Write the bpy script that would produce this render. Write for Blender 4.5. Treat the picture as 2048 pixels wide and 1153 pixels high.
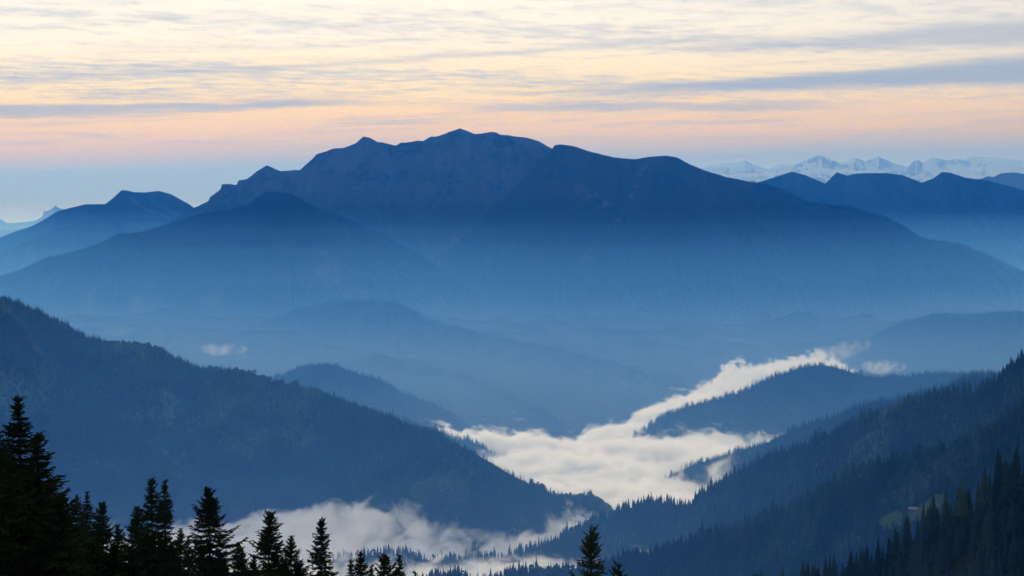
import bpy, math, random
import numpy as np
from mathutils import Vector, Matrix

random.seed(7)
RNG = np.random.default_rng(7)
scene = bpy.context.scene
col = scene.collection
for o in list(bpy.data.objects):
    bpy.data.objects.remove(o, do_unlink=True)

# ------------------------------------------------------------------ camera
CAMZ = 1600.0
W2, H2 = 2048.0, 1153.0
HFOV = math.radians(32.0)
F = (W2 / 2) / math.tan(HFOV / 2)          # focal length in photo pixels
HORIZON = 400.0
PITCH = math.atan((H2 / 2 - HORIZON) / F)
cam_d = bpy.data.cameras.new('camera')
cam = bpy.data.objects.new('camera', cam_d)
col.objects.link(cam)
cam_d.sensor_width = 36.0
cam_d.angle = HFOV
cam_d.clip_start = 1.0
cam_d.clip_end = 300000.0
cam.location = (0, 0, CAMZ)
cam.rotation_euler = (math.pi / 2 - PITCH, 0, 0)
scene.camera = cam

def at(px, py, D):
    """world point at forward distance D that shows at photo pixel px, py"""
    rx = (px - W2 / 2) / F
    ry = -(py - H2 / 2) / F
    cy = math.cos(PITCH) + ry * math.sin(PITCH)
    cz = -math.sin(PITCH) + ry * math.cos(PITCH)
    k = D / cy
    return (rx * k, D, CAMZ + cz * k)

FOGSTEP = 0.07
# ------------------------------------------------------------------ exposure / engine
scene.view_settings.view_transform = 'Standard'
scene.view_settings.look = 'None'
scene.view_settings.gamma = 1.0
scene.view_settings.exposure = 0.0
scene.view_settings.use_curve_mapping = False
scene.render.engine = 'CYCLES'
cy = scene.cycles
cy.use_denoising = True
cy.max_bounces = 14
cy.diffuse_bounces = 1
cy.glossy_bounces = 1
cy.transmission_bounces = 2
cy.transparent_max_bounces = 16
cy.volume_bounces = 8
cy.volume_max_steps = 256
cy.volume_step_rate = 1.0
cy.sample_clamp_indirect = 6.0
cy.use_adaptive_sampling = True
cy.adaptive_threshold = 0.06

# ------------------------------------------------------------------ node helper
class NT:
    def __init__(s, tree):
        s.t = tree
        tree.nodes.clear()
    def n(s, kind, **kw):
        nd = s.t.nodes.new(kind)
        for k, v in kw.items():
            setattr(nd, k, v)
        return nd
    def l(s, a, b):
        s.t.links.new(a, b)
    def setin(s, sock, v):
        if isinstance(v, bpy.types.NodeSocket):
            s.l(v, sock)
        else:
            sock.default_value = v
    def m(s, op, a, b=0.0, c=0.0, clamp=False):
        nd = s.n('ShaderNodeMath', operation=op, use_clamp=clamp)
        for i, v in enumerate((a, b, c)):
            s.setin(nd.inputs[i], v)
        return nd.outputs[0]
    def mr(s, v, a, b, c=0.0, d=1.0, smooth=False):
        nd = s.n('ShaderNodeMapRange')
        if smooth:
            nd.interpolation_type = 'SMOOTHSTEP'
        s.setin(nd.inputs[0], v)
        for i, x in enumerate((a, b, c, d)):
            s.setin(nd.inputs[i + 1], x)
        return nd.outputs[0]
    def mix(s, f, a, b):
        nd = s.n('ShaderNodeMix', data_type='RGBA')
        s.setin(nd.inputs[0], f)
        for i, x in ((6, a), (7, b)):
            if isinstance(x, tuple) and len(x) == 3:
                x = (*x, 1)
            s.setin(nd.inputs[i], x)
        return nd.outputs[2]
    def comb(s, x, y, z=0.0):
        nd = s.n('ShaderNodeCombineXYZ')
        for i, v in enumerate((x, y, z)):
            s.setin(nd.inputs[i], v)
        return nd.outputs[0]
    def noise(s, vec, scale, detail=2.0, rough=0.5, dist=0.0, out=0):
        nd = s.n('ShaderNodeTexNoise')
        if vec is not None:
            s.l(vec, nd.inputs['Vector'])
        nd.inputs['Scale'].default_value = scale
        nd.inputs['Detail'].default_value = detail
        nd.inputs['Roughness'].default_value = rough
        nd.inputs['Distortion'].default_value = dist
        return nd.outputs[out]
    def ramp(s, v, stops, interp='LINEAR'):
        nd = s.n('ShaderNodeValToRGB')
        cr = nd.color_ramp
        cr.interpolation = interp
        while len(cr.elements) > 1:
            cr.elements.remove(cr.elements[-1])
        cr.elements[0].position = stops[0][0]
        cr.elements[0].color = (*stops[0][1], 1)
        for p, c in stops[1:]:
            e = cr.elements.new(p)
            e.color = (*c, 1)
        s.setin(nd.inputs[0], v)
        return nd.outputs[0]

def lin(r, g, b):
    return tuple(((c / 255) / 12.92 if c / 255 <= 0.04045 else ((c / 255 + 0.055) / 1.055) ** 2.4) for c in (r, g, b))

# ------------------------------------------------------------------ world: sky with high cloud
SUN_AZ = math.radians(-9.0)      # from straight ahead (+Y), negative = left
SUN_EL = math.radians(13.0)
world = bpy.data.worlds.new('World')
scene.world = world
world.use_nodes = True
t = NT(world.node_tree)
geo = t.n('ShaderNodeTexCoord')
sep = t.n('ShaderNodeSeparateXYZ')
t.l(geo.outputs['Generated'], sep.inputs[0])
X, Y, Z = sep.outputs
az = t.m('MULTIPLY', t.m('ARCTAN2', X, Y), 180 / math.pi)
el = t.m('MULTIPLY', t.m('ARCSINE', Z), 180 / math.pi)
nish = t.n('ShaderNodeTexSky', sky_type='NISHITA')
nish.sun_disc = False
nish.sun_elevation = SUN_EL
nish.sun_rotation = SUN_AZ
nish.altitude = 1600
nish.air_density = 1.0
nish.dust_density = 1.0
skyscale = t.n('ShaderNodeVectorMath', operation='SCALE')
t.l(nish.outputs[0], skyscale.inputs[0])
skyscale.inputs['Scale'].default_value = 0.10
# cloud sheet seen in perspective: points of a flat layer
zz = t.m('ADD', t.m('MAXIMUM', Z, 0.0), 0.012)
u = t.m('DIVIDE', X, zz)
v = t.m('DIVIDE', Y, zz)
# the cloud streets run slightly off the horizon
u2 = t.m('ADD', u, t.m('MULTIPLY', v, 0.06))
v2 = t.m('SUBTRACT', v, t.m('MULTIPLY', u, 0.36))
elt = t.m('ADD', el, t.m('MULTIPLY', t.m('MAXIMUM', t.m('MINIMUM', az, 40.0), -40.0), -0.022))
wob = t.noise(t.comb(t.m('MULTIPLY', az, 0.06), t.m('MULTIPLY', el, 0.5)), 1.0, 3.0)
elw = t.m('ADD', elt, t.m('MULTIPLY', t.m('SUBTRACT', wob, 0.5), 0.55))
C = lin
S = lambda e: math.sqrt(max(e, 0) / 90.0)
base = t.ramp(t.m('SQRT', t.m('DIVIDE', t.m('MAXIMUM', elw, 0.0), 90.0)), [
    (0.0, C(168, 170, 172)), (S(0.5), C(156, 164, 170)), (S(1.25), C(158, 166, 174)),
    (S(1.75), C(202, 182, 152)), (S(2.2), C(230, 197, 144)), (S(2.8), C(248, 212, 148)),
    (S(3.6), C(255, 230, 176)), (S(5.2), (1.03, 0.93, 0.77)), (S(7.5), (1.02, 0.98, 0.93)),
    (S(14), (1.06, 1.05, 1.05)), (S(30), (1.08, 1.09, 1.16)), (1.0, (1.14, 1.18, 1.32))])
# wide grey-blue bands lying along the streets
bandn = t.noise(t.comb(t.m('MULTIPLY', u2, 0.10), t.m('MULTIPLY', v2, 0.50)), 1.0, 3.0, 0.55)
band = t.mr(bandn, 0.42, 0.66, smooth=True)
puff = t.noise(t.comb(t.m('MULTIPLY', u2, 4.6), t.m('MULTIPLY', v2, 3.8)), 1.0, 6.0, 0.62, 0.30)
field = t.m('ADD', t.m('MULTIPLY', puff, 0.62), t.m('MULTIPLY', bandn, 0.62))
puffm = t.mr(field, 0.56, 0.76, smooth=True)
els = t.m('SUBTRACT', el, t.m('MULTIPLY', az, 0.04))
streak = t.noise(t.comb(t.m('MULTIPLY', az, 0.13), t.m('MULTIPLY', els, 2.6)), 1.0, 7.0, 0.66, 0.3)
streakm = t.mr(streak, 0.46, 0.68, smooth=True)
# big wedge shaped banks
def bank(az0, el0, slope, half0, dhalf, azmin, azmax, soft=0.35):
    c = t.m('ADD', el0, t.m('MULTIPLY', t.m('SUBTRACT', az, az0), slope))
    h = t.m('MAXIMUM', t.m('ADD', half0, t.m('MULTIPLY', t.m('SUBTRACT', az, az0), dhalf)), 0.02)
    nn = t.noise(t.comb(t.m('MULTIPLY', az, 0.35), t.m('MULTIPLY', el, 2.6)), 1.0, 5.0, 0.6)
    d = t.m('ABSOLUTE', t.m('SUBTRACT', t.m('ADD', el, t.m('MULTIPLY', t.m('SUBTRACT', nn, 0.5), 0.45)), c))
    k = t.m('DIVIDE', t.m('SUBTRACT', h, d), soft * 0.6)
    k = t.mr(k, -0.5, 1.0, smooth=True)
    fade = t.m('MULTIPLY', t.mr(az, azmin, azmin + 5, smooth=True), t.mr(az, azmax - 4, azmax, 1.0, 0.0, smooth=True))
    return t.m('MULTIPLY', k, fade)
bk1 = bank(7.6, 3.66, 0.038, 0.25, 0.026, -3.0, 60, 0.42)
bk2 = bank(16.0, 5.14, 0.03, 0.50, 0.042, 2.0, 60, 0.55)
bk3 = bank(-16.0, 2.72, 0.033, 0.22, -0.012, -60, -3.0, 0.22)
bk4 = bank(4.0, 2.95, 0.006, 0.15, 0.0, -3.0, 12.0, 0.18)
bk5 = bank(-6.0, 4.28, 0.066, 0.13, 0.0, -19, 9.0, 0.35)
banks = t.m('MAXIMUM', t.m('MAXIMUM', bk1, t.m('MULTIPLY', bk2, 0.70)), t.m('MAXIMUM', t.m('MULTIPLY', bk3, 0.85), t.m('MAXIMUM', t.m('MULTIPLY', bk4, 0.6), t.m('MULTIPLY', bk5, 0.55))))
high = t.mr(el, 2.2, 4.0, smooth=True)
grey = t.m('MULTIPLY', high, t.m('ADD', t.m('MULTIPLY', puffm, 0.54), t.m('MULTIPLY', band, 0.10)))
low = t.m('SUBTRACT', 1.0, high)
grey = t.m('ADD', grey, t.m('MULTIPLY', t.m('MULTIPLY', streakm, t.mr(el, 1.2, 1.9)), t.m('ADD', t.m('MULTIPLY', low, 0.22), t.m('ADD', 0.05, t.m('MULTIPLY', puff, 0.55)))), clamp=True)
greycol = t.ramp(t.m('SQRT', t.m('DIVIDE', t.m('MAXIMUM', el, 0.0), 90.0)), [
    (0.0, C(170, 180, 195)), (S(3), C(168, 174, 196)), (S(4.5), C(190, 194, 206)), (S(7), C(210, 214, 218)), (S(20), C(222, 228, 240)), (1.0, C(200, 214, 240))])
base = t.mix(t.m('MULTIPLY', t.mr(az, 2.0, 18.0, 0.0, 0.5), high), base, C(214, 214, 218))
c1 = t.mix(grey, base, greycol)
c2 = t.mix(t.m('MULTIPLY', banks, t.m('ADD', 0.98, t.m('MULTIPLY', puff, -0.35))), c1, t.mix(0.0, C(146, 166, 196), C(146, 166, 196)))
# the cloud sheet is bright towards the sun and dim away from it
dot = t.m('ADD', t.m('MULTIPLY', X, math.sin(SUN_AZ) * math.cos(SUN_EL)), t.m('ADD', t.m('MULTIPLY', Y, math.cos(SUN_AZ) * math.cos(SUN_EL)), t.m('MULTIPLY', Z, math.sin(SUN_EL))))
glow = t.mr(dot, -0.6, 1.0, 0.0, 1.0)
glow = t.m('POWER', glow, 2.2)
glow = t.m('ADD', 0.72, t.m('MULTIPLY', glow, 0.33))
gl = t.n('ShaderNodeVectorMath', operation='SCALE')
t.l(c2, gl.inputs[0]); t.l(glow, gl.inputs['Scale'])
cover = t.m('MAXIMUM', t.mr(el, 10.0, 60.0, 1.0, 0.8), 0.8)
full = t.mix(cover, skyscale.outputs[0], gl.outputs[0])
bg = t.n('ShaderNodeBackground')
t.l(full, bg.inputs[0])
bg.inputs[1].default_value = 1.0
wo = t.n('ShaderNodeOutputWorld')
t.l(bg.outputs[0], wo.inputs[0])

# ------------------------------------------------------------------ sun
sd = bpy.data.lights.new('sun', 'SUN')
sd.energy = 1.2
sd.angle = math.radians(14)
sd.color = (1.0, 0.985, 0.98)
sun = bpy.data.objects.new('sun', sd)
col.objects.link(sun)
tosun = Vector((math.sin(SUN_AZ) * math.cos(SUN_EL), math.cos(SUN_AZ) * math.cos(SUN_EL), math.sin(SUN_EL)))
sun.rotation_euler = tosun.to_track_quat('Z', 'Y').to_euler()
sun.location = (0, 0, 4000)

# ------------------------------------------------------------------ numpy noise
def _hash(ix, iy, seed):
    h = (ix.astype(np.int64) * 374761393 + iy.astype(np.int64) * 668265263 + seed * 1442695041) & 0xFFFFFFFF
    h = ((h ^ (h >> 13)) * 1274126177) & 0xFFFFFFFF
    h = h ^ (h >> 16)
    return (h & 0xFFFFFF).astype(np.float64) / 0xFFFFFF
def vnoise(x, y, seed=0):
    ix = np.floor(x); iy = np.floor(y)
    fx = x - ix; fy = y - iy
    fx = fx * fx * fx * (fx * (fx * 6 - 15) + 10); fy = fy * fy * fy * (fy * (fy * 6 - 15) + 10)
    a = _hash(ix, iy, seed); b = _hash(ix + 1, iy, seed)
    c = _hash(ix, iy + 1, seed); d = _hash(ix + 1, iy + 1, seed)
    return (a + (b - a) * fx) + ((c + (d - c) * fx) - (a + (b - a) * fx)) * fy
def fbm(x, y, seed=0, octv=5, gain=0.5, ridged=False):
    s = 0; amp = 1.0; tot = 0
    for i in range(octv):
        n = vnoise(x * 2 ** i + 17.3 * i, y * 2 ** i - 9.1 * i, seed + i)
        if ridged:
            n = 1 - np.abs(2 * n - 1)
        s = s + n * amp; tot += amp; amp *= gain
    return s / tot

# ------------------------------------------------------------------ tagging and mesh helpers
def link(o, parent=None):
    col.objects.link(o)
    if parent is not None:
        o.parent = parent
    return o
def tag(o, label=None, cat=None, group=None, kind=None):
    if label: o['label'] = label
    if cat: o['category'] = cat
    if group: o['group'] = group
    if kind: o['kind'] = kind
    return o
def mesh_from(name, verts, faces, mat=None, smooth=True):
    me = bpy.data.meshes.new(name)
    verts = np.asarray(verts, dtype=np.float32).reshape(-1, 3)
    faces = np.asarray(faces, dtype=np.int32)
    me.vertices.add(len(verts)); me.vertices.foreach_set('co', verts.ravel())
    k = faces.shape[1]
    me.loops.add(faces.size); me.loops.foreach_set('vertex_index', faces.ravel())
    me.polygons.add(len(faces))
    me.polygons.foreach_set('loop_start', np.arange(0, faces.size, k, dtype=np.int32))
    me.polygons.foreach_set('use_smooth', np.full(len(faces), smooth, dtype=bool))
    me.update(calc_edges=True)
    me.validate()
    if mat: me.materials.append(mat)
    return me

def grid_faces(nr, nc):
    i = np.arange(nr - 1)[:, None] * nc + np.arange(nc - 1)[None, :]
    return np.stack([i, i + 1, i + nc + 1, i + nc], -1).reshape(-1, 4)

# ------------------------------------------------------------------ materials
def new_mat(name):
    m = bpy.data.materials.new(name); m.use_nodes = True
    return m, NT(m.node_tree)
def out_surf(t, sh):
    o = t.n('ShaderNodeOutputMaterial'); t.l(sh, o.inputs[0]); return o
def diffuse(t, c, rough=1.0, normal=None):
    p = t.n('ShaderNodeBsdfPrincipled')
    t.setin(p.inputs['Base Color'], (*c, 1) if isinstance(c, tuple) and len(c) == 3 else c)
    p.inputs['Roughness'].default_value = rough
    p.inputs['Specular IOR Level'].default_value = 0.0
    if normal is not None: t.l(normal, p.inputs['Normal'])
    return p.outputs[0]
def wpos(t):
    return t.n('ShaderNodeNewGeometry').outputs['Position']

def mat_forest(name, a, b, c, sc=0.02, gul=None):
    m, t = new_mat(name)
    p = wpos(t)
    n1 = t.noise(p, sc, 4.0, 0.6)
    n2 = t.noise(p, sc * 0.22, 3.0, 0.5)
    k = t.mix(t.mr(n1, 0.35, 0.7), a, b)
    k = t.mix(t.mr(n2, 0.55, 0.72), k, c)
    if gul:
        mp = t.n('ShaderNodeMapping'); t.l(p, mp.inputs[0]); mp.inputs['Scale'].default_value = (1.0, 0.22, 0.22)
        mp.inputs['Rotation'].default_value = (0, math.radians(20), 0)
        gn = t.noise(mp.outputs[0], sc * 1.3, 6.0, 0.6, 1.0)
        gm = t.m('MULTIPLY', t.mr(gn, 0.52, 0.66, smooth=True), t.mr(n2, 0.40, 0.55))
        k = t.mix(gm, k, gul)
    pa = t.n('ShaderNodeAttribute'); pa.attribute_name = 'patch'
    k = t.mix(t.m('MULTIPLY', pa.outputs['Fac'], 0.8), k, (0.060, 0.054, 0.046))
    bump = t.n('ShaderNodeBump'); bump.inputs['Strength'].default_value = 1.0; bump.inputs['Distance'].default_value = 8.0
    t.l(t.noise(p, sc * 6, 3.0, 0.6), bump.inputs['Height'])
    out_surf(t, diffuse(t, k, 1.0, bump.outputs[0]))
    return m
M_FOREST = mat_forest('forest_floor', (0.012, 0.016, 0.010), (0.018, 0.022, 0.012), (0.026, 0.024, 0.014))
M_FARFOREST = mat_forest('far_forest', (0.005, 0.010, 0.008), (0.012, 0.018, 0.011), (0.024, 0.028, 0.018), 0.005, (0.048, 0.055, 0.044))

def mat_rock(name, rock, grass, scrub, z_rock, z_soft, sc):
    m, t = new_mat(name)
    g = t.n('ShaderNodeNewGeometry'); p = g.outputs['Position']
    s = t.n('ShaderNodeSeparateXYZ'); t.l(p, s.inputs[0])
    ns = t.n('ShaderNodeSeparateXYZ'); t.l(g.outputs['Normal'], ns.inputs[0])
    # gullies: noise stretched down the slope
    mp = t.n('ShaderNodeMapping'); t.l(p, mp.inputs[0]); mp.inputs['Scale'].default_value = (1.0, 0.35, 0.30)
    mp.inputs['Rotation'].default_value = (0, math.radians(24), 0)
    n1 = t.noise(mp.outputs[0], sc, 6.0, 0.62, 0.6)
    n2 = t.noise(p, sc * 0.45, 5.0, 0.6)
    n3 = t.noise(p, sc * 3, 4.0, 0.65)
    k = t.mix(t.mr(n1, 0.40, 0.62), rock, grass)
    zz = t.m('ADD', s.outputs[2], t.m('MULTIPLY', t.m('SUBTRACT', n2, 0.5), z_soft * 3.0))
    zz = t.m('ADD', zz, t.m('MULTIPLY', t.m('SUBTRACT', n1, 0.5), z_soft * 2.0))
    k = t.mix(t.mr(zz, z_rock - z_soft, z_rock + z_soft, 1.0, 0.0), k, scrub)
    k = t.mix(t.m('MULTIPLY', t.mr(n2, 0.54, 0.60), t.mr(n3, 0.4, 0.55)), k, scrub)
    pa = t.n('ShaderNodeAttribute'); pa.attribute_name = 'patch'
    k = t.mix(t.m('MULTIPLY', pa.outputs['Fac'], 0.6), k, (0.052, 0.060, 0.058))
    bump = t.n('ShaderNodeBump'); bump.inputs['Strength'].default_value = 1.0; bump.inputs['Distance'].default_value = 40.0
    t.l(n1, bump.inputs['Height'])
    out_surf(t, diffuse(t, k, 1.0, bump.outputs[0]))
    return m
M_ROCK = mat_rock('limestone_face', (0.040, 0.049, 0.053), (0.025, 0.034, 0.033), (0.012, 0.020, 0.014), 1560, 130, 0.009)
M_GRASSY = mat_rock('grassy_mountain', (0.022, 0.024, 0.021), (0.011, 0.016, 0.012), (0.006, 0.012, 0.009), 1500, 200, 0.006)
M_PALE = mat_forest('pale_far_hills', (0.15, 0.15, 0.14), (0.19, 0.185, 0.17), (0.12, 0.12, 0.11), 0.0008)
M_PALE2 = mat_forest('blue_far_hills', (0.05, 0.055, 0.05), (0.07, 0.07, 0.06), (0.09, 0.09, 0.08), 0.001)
def mat_snow():
    m, t = new_mat('snowy_rock')
    g = t.n('ShaderNodeNewGeometry'); p = g.outputs['Position']
    mp = t.n('ShaderNodeMapping'); t.l(p, mp.inputs[0]); mp.inputs['Scale'].default_value = (1.0, 0.4, 1.1)
    mp.inputs['Rotation'].default_value = (0, math.radians(30), 0)
    n1 = t.noise(mp.outputs[0], 0.0035, 7.0, 0.65, 0.7)
    s = t.n('ShaderNodeSeparateXYZ'); t.l(p, s.inputs[0])
    ns = t.n('ShaderNodeSeparateXYZ'); t.l(g.outputs['Normal'], ns.inputs[0])
    zf = t.mr(s.outputs[2], 1500, 2300, -0.12, 0.05)
    st = t.m('ADD', ns.outputs[2], t.m('ADD', zf, t.m('MULTIPLY', t.m('SUBTRACT', n1, 0.5), 0.45)))
    k = t.mix(t.mr(st, 0.80, 0.90), (0.30, 0.36, 0.43), (0.50, 0.59, 0.68))
    bump = t.n('ShaderNodeBump'); bump.inputs['Strength'].default_value = 1.0; bump.inputs['Distance'].default_value = 120.0
    t.l(n1, bump.inputs['Height'])
    out_surf(t, diffuse(t, k, 1.0, bump.outputs[0]))
    return m
M_SNOW = mat_snow()

# ------------------------------------------------------------------ terrain from ridges
GRIDS = {}
def ridge(name, label, knots, D, mat, foot_front, foot_back=None, slope=0.62, amp=30.0, nscale=260.0, gully=0.0,
          px0=None, px1=None, step=2.0, rows=70, jag=0.0, treeh=0.0, seed=1, backrows=24, key=None, power=0.85, jscale=60.0):
    """A mountain: its crest follows knots (photo pixels) at forward distance D(px); slopes fall to foot_front / foot_back."""
    kx = np.array([k[0] for k in knots], float); ky = np.array([k[1] for k in knots], float)
    px0 = kx[0] if px0 is None else px0; px1 = kx[-1] if px1 is None else px1
    px = np.arange(px0, px1 + step, step)
    py = np.interp(px, kx, ky)
    Dk = D if isinstance(D, (list, tuple)) else [(px0, D), (px1, D)]
    DD = np.interp(px, [d[0] for d in Dk], [d[1] for d in Dk])
    if jag:
        py = py + (fbm(px / jscale, px * 0, seed + 50, 6, 0.6) - 0.5) * jag
    rx = (px - W2 / 2) / F; ry = -(py - H2 / 2) / F
    cy_ = math.cos(PITCH) + ry * math.sin(PITCH); cz_ = -math.sin(PITCH) + ry * math.cos(PITCH)
    zr = CAMZ + cz_ / cy_ * DD - treeh
    xr = rx / cy_                               # x per unit of forward distance
    if foot_back is None: foot_back = foot_front
    s1 = np.linspace(0, 1, rows) ** 1.25        # front rows
    s2 = np.linspace(0, 1, backrows)[1:]
    wf = np.maximum((zr - foot_front) / slope, 60.0); wb = np.maximum((zr - foot_back) / slope, 60.0)
    s = np.concatenate([-s2[::-1], s1])         # negative behind the crest
    Sg, P = np.meshgrid(s, np.arange(len(px)), indexing='ij')
    w = np.where(Sg > 0, wf[P], wb[P]); foot = np.where(Sg > 0, foot_front, foot_back)
    Yg = DD[P] - Sg * w
    Xg = xr[P] * Yg
    a = np.abs(Sg)
    prof = (1 - a ** power) * 0.55 + (1 - a) * 0.45
    Zg = foot + (zr[P] - foot) * prof
    env = np.minimum(a * 6, 1.0) * (1 - a) ** 0.5
    big = fbm(Xg / nscale, Yg / nscale * 0.6, seed, 6, 0.52) - 0.5
    Zg = Zg + big * amp * 2 * env
    if gully:
        wx = (fbm(Xg / nscale * 0.7, Yg / nscale * 0.7, seed + 19, 4) - 0.5) * 1.6
        g = fbm(Xg / (nscale * 1.1) + wx, Yg / (nscale * 2.0) + wx * 0.6 + a * 0.3, seed + 9, 6, 0.55, True) - 0.6
        g = g + 0.35 * (fbm(Xg / (nscale * 0.35) + wx, Yg / (nscale * 0.5), seed + 29, 5, 0.55, True) - 0.6)
        Zg = Zg + g * gully * env
    vv = np.stack([Xg, Yg, Zg], -1).reshape(-1, 3)
    me = mesh_from(name, vv, grid_faces(len(s), len(px))[:, ::-1], mat)
    o = link(bpy.data.objects.new(name, me))
    o['kind'] = 'structure'
    if label: o['label'] = label
    if key: GRIDS[key] = (Xg, Yg, Zg, s)
    return o

K_SNOW = [(1150,362),(1300,352),(1424,339),(1453,327),(1472,327),(1490,322),(1505,330),(1537,340),(1559,329),(1581,330),(1610,319),(1638,308),(1662,319),(1687,328),(1709,316),(1731,324),(1757,313),(1782,324),(1815,334),(1833,319),(1846,327),(1866,315),(1895,321),(1915,317),(1928,322),(1943,313),(1976,314),(2012,319),(2048,322),(2120,316),(2200,330),(2400,345)]
K_SNOW2 = [(1150,375),(1300,368),(1430,352),(1500,346),(1570,350),(1640,334),(1700,342),(1780,338),(1840,346),(1900,335),(1960,333),(2048,336),(2200,350),(2400,362)]
K_BLUE = [(1850,372),(1930,362),(1961,358),(1976,352),(1987,354),(2001,347),(2030,346),(2048,349),(2120,344),(2200,352),(2400,362)]
K_FARL = [(-500,452),(-300,440),(-120,428),(-40,432),(0,438),(15,447),(44,445),(68,443),(85,433),(88,423),(99,421),(109,414),(118,416),(140,424),(200,440),(300,455),(450,470)]
K_FARL2 = [(-500,470),(-200,462),(-60,458),(0,462),(60,457),(150,462),(300,480)]
K_M2 = [(-600,560),(-300,520),(-100,492),(0,474),(30,462),(60,453),(85,440),(116,421),(171,407),(210,407),(228,393),(243,379),(256,380),(267,383),(290,384),(318,381),(342,387),(376,406),(390,416),(440,430),(520,455),(620,480),(800,520)]
K_M2B = [(-600,640),(-300,585),(-100,535),(0,505),(85,466),(130,450),(170,441),(230,440),(290,456),(350,470),(450,492),(600,530)]
K_ROCK = [(330,450),(390,416),(417,402),(420,394),(431,387),(441,380),(444,369),(458,368),(473,372),(477,363),(492,361),(513,345),(533,331),(547,336),(561,343),(598,341),(600,340),(615,326),(633,310),(666,299),(688,296),(714,285),(726,273),(739,276),(757,285),(790,290),(805,284),(845,283),(864,275),(886,270),(904,263),(920,257),(931,259),(948,268),(981,265),(1003,269),(1025,271),(1065,278),(1083,285),(1103,296),(1180,330),(1300,380),(1450,440)]
K_ROCKB = [(880,420),(930,372),(958,330),(985,308),(1012,292),(1040,297),(1065,312),(1090,318),(1120,312),(1150,330),(1200,360),(1300,420)]
K_RIGHT = [(900,500),(960,440),(1010,392),(1050,352),(1085,316),(1103,298),(1109,289),(1120,287),(1142,290),(1186,302),(1230,313),(1263,317),(1296,312),(1332,310),(1355,314),(1380,327),(1410,340),(1446,350),(1497,361),(1526,367),(1563,376),(1592,391),(1614,403),(1665,409),(1702,413),(1738,424),(1775,433),(1811,453),(1841,473),(1862,479),(1921,486),(1957,500),(1994,517),(2030,535),(2048,543),(2200,590),(2450,680)]
K_SHOULDER = [(-500,700),(-250,640),(-80,575),(0,549),(44,534),(68,524),(89,512),(137,502),(171,493),(205,481),(236,464),(284,460),(342,443),(376,432),(410,420),(455,418),(478,408),(495,408),(513,391),(533,380),(581,382),(615,401),(649,418),(700,436),(760,462),(830,500),(920,560),(1020,610),(1150,660)]
K_M3 = [(1350,420),(1515,364),(1548,354),(1585,342),(1610,349),(1651,366),(1662,354),(1674,343),(1694,350),(1713,346),(1775,345),(1804,349),(1844,364),(1866,356),(1884,343),(1899,344),(1928,354),(1979,361),(2030,374),(2048,380),(2200,420),(2450,470)]
K_L1 = [(-700,380),(-400,440),(-150,530),(0,588),(35,599),(55,607),(87,621),(104,633),(139,649),(173,668),(208,679),(243,686),(277,687),(312,694),(340,704),(364,718),(399,730),(451,736),(503,748),(538,758),(590,770),(642,779),(670,787),(705,802),(740,813),(775,829),(810,846),(845,853),(880,864),(915,883),(950,899),(984,918),(1019,940),(1054,956),(1089,972),(1124,988),(1159,1003),(1187,1014),(1229,1032),(1290,1060)]
K_L1B = [(-700,430),(-400,470),(-150,545),(0,602),(20,614),(60,655),(85,690),(150,745),(230,805),(300,880),(370,930),(450,985),(520,1020),(580,1060)]
K_L2 = [(300,870),(440,800),(520,753),(572,741),(576,734),(597,727),(649,719),(676,723),(700,735),(739,745),(778,758),(802,776),(837,789),(868,799),(895,815),(919,827),(940,846),(980,880)]
K_SPUR = [(700,800),(848,842),(868,846),(888,856),(911,866),(942,871),(973,887),(993,903),(1030,930)]
K_L3 = [(200,760),(330,712),(440,668),(540,636),(600,612),(660,598),(720,595),(790,600),(829,616),(856,631),(895,645),(942,657),(993,670),(1052,681),(1110,690),(1169,707),(1220,717),(1266,731),(1325,745),(1364,760),(1450,800)]
K_L3B = [(650,720),(760,712),(860,722),(919,745),(954,760),(993,784),(1032,799),(1071,815),(1110,834),(1150,860)]
K_L4 = [(1170,895),(1212,876),(1223,872),(1247,872),(1274,860),(1294,846),(1325,823),(1356,809),(1395,797),(1442,787),(1473,778),(1500,766),(1518,755),(1562,739),(1605,724),(1649,720),(1684,728),(1719,739),(1754,744),(1823,742),(1867,737),(1924,737),(2100,732),(2450,700)]
K_L4B = [(1560,780),(1620,740),(1658,715),(1684,696),(1719,678),(1767,656),(1811,637),(1884,624),(1957,624),(1994,619),(2048,617),(2200,600),(2450,570)]
K_L5 = [(1300,960),(1357,929),(1400,912),(1440,901),(1474,890),(1505,881),(1544,868),(1583,848),(1627,831),(1671,820),(1714,800),(1749,792),(1801,783),(1845,772),(1889,759),(1924,744),(1998,737),(2200,700),(2450,640)]
K_L6 = [(560,1150),(640,1125),(687,1112),(722,1102),(750,1096),(789,1096),(824,1103),(859,1108),(897,1107),(950,1110),(995,1107),(1019,1097),(1068,1091),(1089,1082),(1124,1064),(1145,1053),(1177,1036),(1219,1022),(1247,1008),(1278,998),(1317,993),(1361,998),(1383,996),(1409,975),(1440,957),(1474,936),(1518,914),(1562,896),(1605,886),(1631,871),(1675,857),(1692,841),(1736,822),(1771,807),(1823,792),(1867,781),(1910,778),(1954,772),(1980,761),(2006,737),(2033,715),(2048,703),(2200,620),(2450,500)]
K_L6A = [(700,1175),(800,1165),(880,1140),(905,1132),(930,1130),(950,1148),(985,1150),(1005,1138),(1020,1130),(1060,1126),(1100,1124),(1200,1114),(1300,1090),(1400,1060),(1480,1035),(1560,1003),(1640,965),(1700,935),(1800,902),(1880,882),(1960,845),(2048,802),(2200,730),(2450,620)]
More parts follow.
